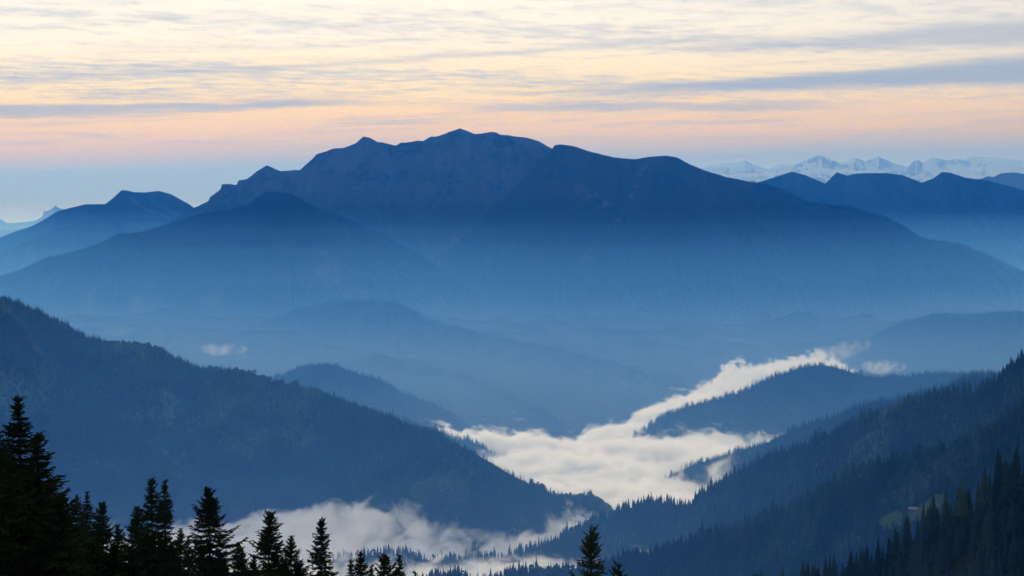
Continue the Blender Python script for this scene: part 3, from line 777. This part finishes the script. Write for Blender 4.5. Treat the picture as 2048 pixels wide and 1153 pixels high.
add_patch('rock', 'broad bare limestone massif forming the highest peak', [([(1010, 400), (930, 460), (870, 510), (830, 545)], 9), ([(985, 440), (900, 505), (850, 550)], 4), ([(1060, 440), (960, 520)], 4), ([(1055, 283), (1100, 297)], 4), ([(840, 470), (850, 500)], 5)], 0.9, 0.02, 0.42)
add_patch('right', 'long dark mountain ridge sloping down to the right', [([(1290, 330), (1270, 380), (1240, 430)], 5), ([(1160, 380), (1210, 410)], 12), ([(1250, 410), (1230, 450)], 6), ([(1180, 500), (1130, 560)], 4)], 1.0, 0.02, 0.5)
l1b = scatter('l1b', 20000, h=(13, 22), seed=4, clump=0.15)
pq_, qq_ = project(l1b[:, 0], l1b[:, 1], l1b[:, 2])
mm_ = np.zeros(len(l1b))
for line, w in ROCKS: mm_ = np.maximum(mm_, in_band(pq_, qq_, line, w))
l1b = l1b[mm_ < 0.35 + 0.5 * RNG.random(len(l1b))]

# ------------------------------------------------------------------ forests (masses nobody could count)
l6a = scatter('l6a', 26000, h=(17, 26), seed=1, nvar=7)
l6a[:, 4] = np.where(l6a[:, 4] > 3, l6a[:, 4], l6a[:, 4])
pxx, pyy = project(l6a[:, 0], l6a[:, 1], l6a[:, 2])
bl = fbm(l6a[:, 0] / 150, l6a[:, 1] / 150, 77, 3)
left = np.clip((1500 - pxx) / 500, 0, 1)
isb = RNG.random(len(l6a)) < np.clip((bl - 0.58 + 0.12 * left) * 5, 0.03, 0.6)
l6a[:, 4] = np.where(isb, 4 + RNG.integers(0, 3, len(l6a)), RNG.integers(0, 4, len(l6a))); l6a[:, 3] = np.where(isb, np.minimum(l6a[:, 3] * 0.8, 17), l6a[:, 3])
bad = np.zeros(len(l6a), bool)
for q_ in (0.0, 0.4, 0.8):
    a_, b_ = project(l6a[:, 0], l6a[:, 1], l6a[:, 2] + l6a[:, 3] * q_); bad |= in_poly(a_, b_, MEADOW)
l6a = l6a[~bad]
instancer('mixed_forest', 'mixed spruce and autumn broadleaf forest on the nearer right slope', l6a, CROWN + BROAD)
l6 = scatter('l6', 26000, h=(17, 25), seed=2, nvar=4)
bl = fbm(l6[:, 0] / 150, l6[:, 1] / 150, 78, 3)
isb = RNG.random(len(l6)) < np.clip((bl - 0.60) * 5, 0.03, 0.5)
l6[:, 4] = np.where(isb, 4 + RNG.integers(0, 3, len(l6)), l6[:, 4]); l6[:, 3] = np.where(isb, np.minimum(l6[:, 3] * 0.72, 15), l6[:, 3])
instancer('spruce_forest', 'spruce forest on the right slope above the fog', l6, CROWN + BROAD)
def mixin(p_, sd, thr):
    b_ = fbm(p_[:, 0] / 170, p_[:, 1] / 170, sd, 3)
    k_ = RNG.random(len(p_)) < np.clip((b_ - thr) * 6, 0.01, 0.7)
    p_[:, 4] = np.where(k_, 3 + RNG.integers(0, 3, len(p_)), p_[:, 4]); p_[:, 3] = np.where(k_, p_[:, 3] * 0.85, p_[:, 3])
    return p_
instancer('spruce_forest', 'spruce forest covering the big left slope', mixin(scatter('l1', 56000, h=(13, 22), seed=3), 61, 0.60), LOWC + BROAD)
instancer('spruce_forest', 'spruce forest on the left flank', mixin(l1b, 62, 0.52), LOWC + BROAD)
for key, n_, lab in (('l2', 11000, 'small hill behind the left slope'), ('l4', 18000, 'hill rising from the fog at right'), ('spur', 5000, 'spur beside the fog'), ('l5', 18000, 'hazy ridge running into the fog')):
    instancer('spruce_forest', 'spruces on the ' + lab, scatter(key, n_, h=(15, 24), seed=len(key) + n_ % 97), LOWC)
for key, n_, fd, lab in (('l3', 14000, 0.6, 'low rounded hill in mid valley'), ('l3b', 5000, 0.6, 'faint nose below the mid valley hill'), ('l4b', 9000, 0.6, 'hazy hill at the right edge'),
                         ('shoulder', 12000, 0.15, 'front shoulder of the massif'), ('m2b', 2500, 0.08, 'shoulder of the grassy mountain')):
    instancer('spruce_forest', 'tiny spruces on the ' + lab, scatter(key, n_, h=(13, 22), seed=n_ % 89, fade=fd), LOWC)
rt = scatter('right', 7000, smin=-0.04, h=(12, 22), seed=9, fade=0.05, pxr=(1500, 2170))
instancer('spruce_forest', 'tiny spruces along the right ridge of the main mountain', rt, LOWC)
m3 = scatter('m3', 3500, smin=-0.04, h=(10, 20), seed=10, fade=0.05, pxr=(1900, 2170))
instancer('spruce_forest', 'tiny spruces on the ridge before the snowy range', m3, LOWC)

# near shadowed slope: largest trees are things, the rest one mass
l7 = scatter('l7', 3200, h=(20, 29), seed=11, nvar=4, pxr=(1380, 2250))
px7, py7 = project(l7[:, 0], l7[:, 1], l7[:, 2] + l7[:, 3])
vis = (px7 > 1540) & (px7 < 2046) & (py7 < 1150)
crestrank = np.where(vis, (py7 - np.interp(px7, [k[0] for k in K_L7], [k[1] for k in K_L7])), 1e9)
order = np.argsort(crestrank)
ind = order[:215]
rest = np.ones(len(l7), bool); rest[ind] = False
instancer('spruce_forest', 'dense spruces of the dark slope in the lower right corner', l7[rest], CROWN)
def put_tree(name, x, y, z, hgt, var, wd, label, group, crown=None, trunk=None):
    e = bpy.data.objects.new(name, None); col.objects.link(e)
    e.location = (x, y, z); e.rotation_euler[2] = random.random() * 6.28
    e.scale = (hgt * wd, hgt * wd, hgt)
    e.empty_display_size = 0.2
    link(bpy.data.objects.new('trunk', trunk or TRUNKM), e)
    link(bpy.data.objects.new('crown', crown or CROWN[var]), e)
    return tag(e, label, 'tree', group)
for k in ind:
    x, y, z, h_, v_ = l7[k]
    a_, b_ = float(px7[k]), float(py7[k])
    if a_ < 1700: place = 'low on the dark crest at its left end, far left of the meadow'
    elif a_ < 1815: place = 'on the dark slope just under the small meadow'
    elif a_ < 1900: place = 'on the dark slope under the pale roofed hut'
    elif b_ < 1010: place = 'high on the dark slope near the right edge'
    else: place = 'well below the crest of the dark slope near the right edge'
    put_tree('spruce_tree', x, y, z, h_, int(v_), random.uniform(0.85, 1.2), 'spruce ' + place, 'spruces ' + place)
TALL7 = [(1996, 898, 1075, 31, 'tallest spruce of the dark slope, standing high at the right edge of the meadow gap'), (2030, 900, 1060, 29, 'tall pointed spruce of the dark slope nearest the right edge of the photo'),
         (1970, 932, 1085, 28, 'broad blunt spruce left of the tallest one on the dark slope'), (1924, 952, 1100, 27, 'dense spruce on the dark crest midway between meadow and tallest tree'),
         (1892, 982, 1110, 25, 'spruce just right of the upper end of the meadow'), (1867, 991, 1120, 27, 'lone bushy spruce in front of the upper meadow'),
         (1847, 1005, 1125, 22, 'small spruce right beside the pale hut roof'), (1814, 1031, 1140, 26, 'slim single spruce in front of the lower meadow'),
         (1791, 1055, 1150, 20, 'short pointed spruce below the lower meadow'), (1756, 1078, 1165, 20, 'spruce on the dark crest left of the meadow'),
         (1722, 1094, 1180, 21, 'spruce on the lower dark crest well left of the meadow'), (1702, 1102, 1190, 21, 'left one of two neighbouring spruces low on the dark crest'),
         (1668, 1106, 1215, 19, 'spruce near the lower end of the dark crest'), (1606, 1120, 1250, 19, 'lowest clearly pointed spruce at the left end of the dark crest')]
for i, (px_, py_, D_, h_, lab) in enumerate(TALL7):
    q = at(px_, py_, D_)
    put_tree('spruce_tree', q[0], D_, q[2] - h_, h_, i % 4, 1.0 + 0.2 * (i % 3), lab, 'spruces of the dark slope at lower right')

# ------------------------------------------------------------------ foreground spruces, twig by twig
def near_spruce(name, seed, H, detail_depth, slope=0.36, maxL=2.9, twig_r=0.036, twig_gap=0.088, near=False):
    """crown mesh of a spruce of height H (metres): whorled limbs carrying needle covered shoots"""
    r = random.Random(seed)
    V = []; Fc = []
    def shoot(p, d, L, rad):
        # three sided tapered shoot: needles make it thick
        ax = abs(d[2]) < 0.9
        ux, uy, uz = (-d[1], d[0], 0.0) if ax else (1.0, 0.0, 0.0)
        l = math.sqrt(ux * ux + uy * uy + uz * uz) or 1.0
        ux /= l; uy /= l; uz /= l
        wx, wy, wz = d[1] * uz - d[2] * uy, d[2] * ux - d[0] * uz, d[0] * uy - d[1] * ux
        i0 = len(V)
        for tt, rr in ((0.0, rad * 0.75), (0.55, rad), (0.97, rad * 0.55)):
            for k in range(3):
                a = 2.094 * k + 0.5
                c_, s_ = math.cos(a) * rr, math.sin(a) * rr
                V.append((p[0] + d[0] * L * tt + ux * c_ + wx * s_, p[1] + d[1] * L * tt + uy * c_ + wy * s_, p[2] + d[2] * L * tt + uz * c_ + wz * s_))
        for q in (0, 3):
            for k in range(3):
                a = i0 + q + k; b = i0 + q + (k + 1) % 3
                Fc.append((a, b, b + 3)); Fc.append((a, b + 3, a + 3))
        Fc.append((i0 + 6, i0 + 7, i0 + 8))
    def norm(x, y, z):
        l = math.sqrt(x * x + y * y + z * z) or 1; return (x / l, y / l, z / l)
    ph = [r.random() * 6.28 for _ in range(8)]
    def lump(d, a):
        return 1 + 0.28 * math.sin(d * 0.9 + ph[0] + 1.5 * math.sin(a + ph[1])) + 0.22 * math.sin(d * 2.3 + ph[2] + 2 * math.sin(a + ph[3])) * r.uniform(0.5, 1)
    # leader
    shoot((0, 0, H - 0.45), (0.02, 0.0, 1.0), 0.45 if not near else 0.34, twig_r * 0.62)
    for k in range(5):
        a = r.random() * 6.28
        shoot((0, 0, H - 0.2 - 0.05 * k), norm(math.cos(a) * 0.7, math.sin(a) * 0.7, 0.8), 0.12, twig_r * 0.6)
    d = 0.32
    while d < H - 0.8:
        z = H - d
        nb = r.choice((4, 5, 6, 7)) + (2 if d > 1.2 else 0)
        a0 = r.random() * 6.28
        fine = d < detail_depth
        for b in range(nb):
            a = a0 + 6.283 * b / nb + r.uniform(-0.35, 0.35)
            L = min(0.10 + slope * (d ** 0.93), maxL) * r.uniform(0.45, 1.15) * lump(d, a)
            if r.random() < 0.04 and d > 1.5: L *= 1.2
            L = max(L, 0.14)
            el0 = math.radians(62 - min(d, 3.2) * 19 + r.uniform(-8, 8)) if d < 3.2 else math.radians(r.uniform(-8, 8))
            drop = min(1.0, d / 4.0) * 0.19
            ca, sa = math.cos(a), math.sin(a)
            n = max(3, int(L / 0.28))
            pts = []
            x = yv = 0.0
            for i in range(n + 1):
                tt = i / n
                hr = L * tt * math.cos(el0)
                hz = L * tt * math.sin(el0) - drop * L * math.sin(tt * math.pi * 0.75) * 1.2 + (0.10 * L * tt ** 3 if d > 1.5 else 0)
                side = 0.06 * L * math.sin(tt * 3 + ph[4] + b)
                pts.append((ca * hr - sa * side, sa * hr + ca * side, z + hz))
            # limb itself
            for i in range(n):
                p, q = pts[i], pts[i + 1]
                dd = (q[0] - p[0], q[1] - p[1], q[2] - p[2]); l_ = math.sqrt(dd[0] ** 2 + dd[1] ** 2 + dd[2] ** 2)
                dn = (dd[0] / l_, dd[1] / l_, dd[2] / l_)
                shoot(p, dn, l_ * 1.08, twig_r * (1.1 if i < n - 1 else 0.9))
            # side shoots
            gap = twig_gap * (1 if fine else 2.6)
            m = int(L / gap)
            for j in range(m):
                tt = (j + r.random()) / max(m, 1)
                if tt < 0.12: continue
                f_ = tt * n; i = min(int(f_), n - 1); u_ = f_ - i
                p = tuple(pts[i][c] * (1 - u_) + pts[i + 1][c] * u_ for c in range(3))
                dd = norm(*(pts[i + 1][c] - pts[i][c] for c in range(3)))
                for sd_ in (-1, 1):
                    tl = (0.22 + 0.34 * (1 - tt) * min(L, 1.6)) * r.uniform(0.5, 1.15)
                    fw = r.uniform(0.5, 0.95)
                    perp = (-sa * sd_, ca * sd_)
                    dz = dd[2] * 0.6 + r.uniform(-0.45, 0.15) if d > 1.2 else dd[2] * 0.9 + 0.2
                    t_d = norm(dd[0] * fw + perp[0] * 0.8, dd[1] * fw + perp[1] * 0.8, dz)
                    shoot(p, t_d, tl, twig_r * 0.85)
                    if fine and tl > 0.22 and not near:
                        for e in range(int(tl / 0.13)):
                            u3 = (e + 0.8) / (tl / 0.13)
                            pp = tuple(p[c] + t_d[c] * tl * min(u3, 0.95) for c in range(3))
                            s3 = -1 if e % 2 else 1
                            t3 = norm(t_d[0] - t_d[1] * s3 * 0.9 , t_d[1] + t_d[0] * s3 * 0.9, t_d[2] - r.uniform(-0.2, 0.75))
                            shoot(pp, t3, r.uniform(0.08, 0.17), twig_r * 0.75)
            if not fine:   # lower limbs carry hanging curtains of twigs
                for j in range(int(L / 0.3)):
                    tt = r.uniform(0.2, 1.0); f_ = tt * n; i = min(int(f_), n - 1); u_ = f_ - i
                    p = tuple(pts[i][c] * (1 - u_) + pts[i + 1][c] * u_ for c in range(3))
                    shoot(p, norm(r.uniform(-0.3, 0.3), r.uniform(-0.3, 0.3), -1), r.uniform(0.15, 0.4), twig_r * 1.3)
        # small shoots on the stem between whorls
        if d > 0.5:
            for k in range(9 if fine else 1):
                a = r.random() * 6.28
                shoot((0, 0, z - r.uniform(0, 0.25)), norm(math.cos(a), math.sin(a), r.uniform(0.0, 0.8)), min(0.12 + 0.12 * d, 0.6) * r.uniform(0.5, 1), twig_r * 0.8)
        d += (0.20 + 0.045 * min(d, 4)) * r.uniform(0.75, 1.25) * (1 if fine else 1.25)
    return mesh_from(name, V, Fc, M_NEEDLE_NEAR, smooth=False)

HN = 24.0
NEARC = [near_spruce('near_crown', 201, HN, 7.0, 0.52), near_spruce('near_crown', 202, HN, 7.0, 0.42), near_spruce('near_crown', 203, HN, 6.5, 0.56),
         near_spruce('near_crown', 204, HN, 9.0, 0.29, maxL=2.6),
         near_spruce('near_crown', 305, HN, 6.5, 0.47), near_spruce('near_crown', 306, HN, 6.5, 0.38)]
NEART = trunk_mesh('near_trunk', HN - 0.3, 0.26)
CLOSEC = near_spruce('close_crown', 210, 9.0, 4.0, 0.27, maxL=1.4, twig_r=0.025, twig_gap=0.085, near=True)
CLOSET = trunk_mesh('close_trunk', 8.7, 0.10)
GRP = 'foreground spruces'
FG = [  # px of tip, py of tip, distance, crown variant, size factor, label
 (45, 797, 92, 3, 1.0, 'tallest foreground spruce with a slender pointed top near the left edge'),
 (82, 866, 88, 5, 1.0, 'second tallest foreground spruce, leaning on the right of the tallest one'),
 (9, 893, 90, 0, 1.0, 'foreground spruce with ragged top cut by the left edge'),
 (-22, 862, 84, 1, 1.0, 'foreground spruce half outside the left edge'),
 (118, 985, 86, 2, 0.9, 'foreground spruce filling the right foot of the tall left pair'),
 (157, 988, 190, 1, 1.0, 'left one of two slim tops standing a little farther back beside the left mass'),
 (170, 984, 185, 3, 1.0, 'right one of two slim tops standing a little farther back beside the left mass'),
 (210, 1003, 132, 4, 1.0, 'narrow cone shaped foreground spruce between the left mass and the twin tops'),
 (241, 1046, 150, 1, 0.9, 'small foreground spruce against the right side of the narrow cone shaped one'),
 (277, 1012, 128, 1, 0.9, 'foreground spruce with ragged limb, just left of the twin tops'),
 (303, 957, 118, 5, 1.0, 'left one of the twin topped foreground spruces'),
 (329, 962, 121, 3, 1.0, 'right one of the twin topped foreground spruces'),
 (361, 1058, 130, 1, 0.85, 'low foreground spruce in the gap right of the twin tops'),
 (382, 1070, 140, 3, 0.85, 'small foreground spruce just left of the broad central one'),
 (420, 977, 116, 0, 1.0, 'broad bushy foreground spruce standing alone left of the fog bank'),
 (468, 1085, 126, 1, 0.85, 'small foreground spruce leaning on the right foot of the broad bushy one'),
 (484, 1094, 132, 3, 0.85, 'small pointed foreground spruce in front of the left end of the fog'),
 (533, 1023, 112, 4, 1.0, 'dark foreground spruce with open left limbs in front of the fog bank'),
 (573, 1072, 116, 1, 0.9, 'shorter foreground spruce attached to the right side of the open limbed one'),
 (640, 1037, 112, 5, 1.0, 'slim open foreground spruce clearly outlined against white fog'),
 (692, 1121, 120, 3, 0.8, 'small foreground spruce tip right of the slim open one'),
 (718, 1102, 118, 1, 0.85, 'bushy little foreground spruce top below the wooded fog spur'),
 (741, 1131, 124, 3, 0.8, 'lowest thin spruce tip right of the bushy little top'),
 (772, 1111, 108, 2, 0.8, 'left blunt one of two small spruce tops at the bottom middle'),
 (788, 1107, 110, 3, 0.8, 'right pointed one of two small spruce tops at the bottom middle'),
 (824, 1144, 118, 3, 0.8, 'hardly visible spruce tip on the bottom edge beside the fog'),
 (1185, 1046, 48, -1, 1.0, 'closest spruce top with thick upright shoots, alone at the bottom centre'),
 (1237, 1119, 50, -1, 0.9, 'small single spruce leader right of the closest spruce top'),
 (1503, 1147, 60, -1, 0.9, 'tiny spruce leader just reaching the bottom edge right of centre'),
]
for i, (px_, py_, D_, v_, k_, lab) in enumerate(FG):
    q = at(px_, py_, D_)
    gz = float(hill_z(q[0], D_))
    e = bpy.data.objects.new('foreground_spruce', None); col.objects.link(e)
    Hm = (9.0 if v_ < 0 else HN)
    k_ = k_ * 1.0
    # keep the size of the shoots, let the foot of the trunk go into the ground
    e.location = (q[0], D_, q[2] - Hm * k_)
    e.rotation_euler = (math.radians(random.uniform(-1, 1)), math.radians(random.uniform(-1.2, 1.2)), random.random() * 6.28)
    wk = 1.3 if i in (0, 1, 2, 4) else 1.0
    e.scale = (k_ * wk, k_ * wk, k_)
    need = (q[2] - gz)
    tm = CLOSET if v_ < 0 else NEART
    link(bpy.data.objects.new('trunk', tm), e)
    link(bpy.data.objects.new('crown', CLOSEC if v_ < 0 else NEARC[v_]), e)
    tag(e, lab, 'tree', GRP)
# crowns filling the dark mass in the lower left
FILL = [(58, 928), (98, 958), (24, 912), (-20, 985), (30, 985), (62, 1012), (98, 1032), (20, 1062), (75, 1088), (128, 1062), (150, 1085), (186, 1072), (228, 1090), (262, 1090), (292, 1075), (322, 1092), (345, 1100), (402, 1092), (438, 1098), (508, 1112), (550, 1108), (596, 1122)]
for i, (px_, py_) in enumerate(FILL):
    D_ = 96 + (i * 37) % 40
    q = at(px_, py_, D_)
    e = bpy.data.objects.new('foreground_spruce', None); col.objects.link(e)
    e.location = (q[0], D_, q[2] - HN * 0.9); e.rotation_euler[2] = random.random() * 6.28
    e.scale = (0.95, 0.95, 0.9)
    link(bpy.data.objects.new('trunk', NEART), e)
    link(bpy.data.objects.new('crown', NEARC[i % 3]), e)
    tag(e, 'black spruce merging into the dark tree mass at the lower left', 'tree', 'spruces merging into the dark mass at lower left')

# ------------------------------------------------------------------ meadow, hut, mast
m_, t_ = new_mat('meadow_grass')
p_ = wpos(t_)
out_surf(t_, diffuse(t_, t_.mix(t_.mr(t_.noise(p_, 0.06, 4.0, 0.6), 0.35, 0.65), (0.022, 0.048, 0.016), (0.055, 0.072, 0.026)), 1.0))
inside = (in_poly(PX, PY, MEADOW) | in_poly(PX, PY - 10, MEADOW) ) & (sa_[:, None] > 0)
nr_, nc_ = PX.shape
fcs = [f for f in grid_faces(nr_, nc_)[:, ::-1] if inside.ravel()[f].sum() >= 3]
used = sorted({int(i) for f in fcs for i in f}); mp_ = {u: i for i, u in enumerate(used)}
vs = np.stack([Xa.ravel()[used], Ya.ravel()[used], Za.ravel()[used] + 0.8], -1)
if fcs:
    tag(link(bpy.data.objects.new('meadow', mesh_from('meadow', vs, [[mp_[int(i)] for i in f] for f in fcs], m_))), 'small green alpine meadow in the dark forest at lower right', kind='structure')
hx, hy, hz = on_grid(1828, 1020)
hut = bpy.data.objects.new('alpine_hut', None); col.objects.link(hut); hut.location = (hx, hy, hz); hut.rotation_euler[2] = math.radians(-12); hut.scale = (0.8, 0.8, 0.8)
tag(hut, 'pale roofed alpine hut at the upper edge of the small meadow', 'hut')
mw_, tw_ = new_mat('hut_wood'); out_surf(tw_, diffuse(tw_, (0.10, 0.075, 0.05), 0.9))
mr_, tr_ = new_mat('hut_roof'); out_surf(tr_, diffuse(tr_, (0.16, 0.17, 0.19), 0.6))
mg_, tg_ = new_mat('window_glass'); out_surf(tg_, diffuse(tg_, (0.03, 0.035, 0.04), 0.2))
def bxm(name, x0, x1, y0, y1, z0, z1, mat, parent):
    v = [(x, y, z) for z in (z0, z1) for y in (y0, y1) for x in (x0, x1)]
    f = [(0, 2, 3, 1), (4, 5, 7, 6), (0, 1, 5, 4), (2, 6, 7, 3), (0, 4, 6, 2), (1, 3, 7, 5)]
    me = bpy.data.meshes.new(name); me.from_pydata(v, [], f); me.materials.append(mat)
    return link(bpy.data.objects.new(name, me), parent)
me = bpy.data.meshes.new('wall')
me.from_pydata([(-10, -4, -2), (10, -4, -2), (10, 4, -2), (-10, 4, -2), (-10, -4, 3), (10, -4, 3), (10, 4, 3), (-10, 4, 3), (-10, 0, 5.6), (10, 0, 5.6)], [], [(0, 1, 5, 4), (2, 3, 7, 6), (3, 0, 4, 8, 7), (1, 2, 6, 9, 5), (4, 5, 9, 8), (6, 7, 8, 9)])
me.materials.append(mw_); link(bpy.data.objects.new('wall', me), hut)
me = bpy.data.meshes.new('roof')
me.from_pydata([(-11, -5.2, 2.6), (11, -5.2, 2.6), (11, 0, 6.0), (-11, 0, 6.0), (-11, 5.2, 2.6), (11, 5.2, 2.6), (-11, -5.2, 2.3), (11, -5.2, 2.3), (-11, 5.2, 2.3), (11, 5.2, 2.3), (-11, 0, 5.7), (11, 0, 5.7)], [],
    [(0, 1, 2, 3), (3, 2, 5, 4), (0, 6, 7, 1), (4, 5, 9, 8), (0, 3, 10, 6), (3, 4, 8, 10), (1, 7, 11, 2), (2, 11, 9, 5), (6, 10, 11, 7), (10, 8, 9, 11)])
me.materials.append(mr_); link(bpy.data.objects.new('roof', me), hut)
for wx_ in (-7, -3.5, 3.5, 7): bxm('window', wx_ - 0.5, wx_ + 0.5, -4.06, -3.99, 1.0, 2.1, mg_, hut)
bxm('door', -0.6, 0.6, -4.08, -3.99, 0.0, 2.1, mg_, hut)
bxm('chimney', 3.6, 4.4, 0.4, 1.2, 4.4, 6.8, mr_, hut)
q = at(111, 414, 34000)
mast = bpy.data.objects.new('transmitter_mast', None); col.objects.link(mast); mast.location = (q[0], 34000, q[2] - 12)
tag(mast, 'thin transmitter mast on the pale far summit near the left edge', 'mast')
v_, f_ = tube([(0, 0, 0), (0, 0, 40), (0, 0, 60), (0, 0, 92)], [6, 5, 3.6, 2.0], 8)
link(bpy.data.objects.new('pole', mesh_from('pole', v_, f_, mr_)), mast)
bxm('station', -26, 20, -12, 12, -10, 16, mr_, mast)
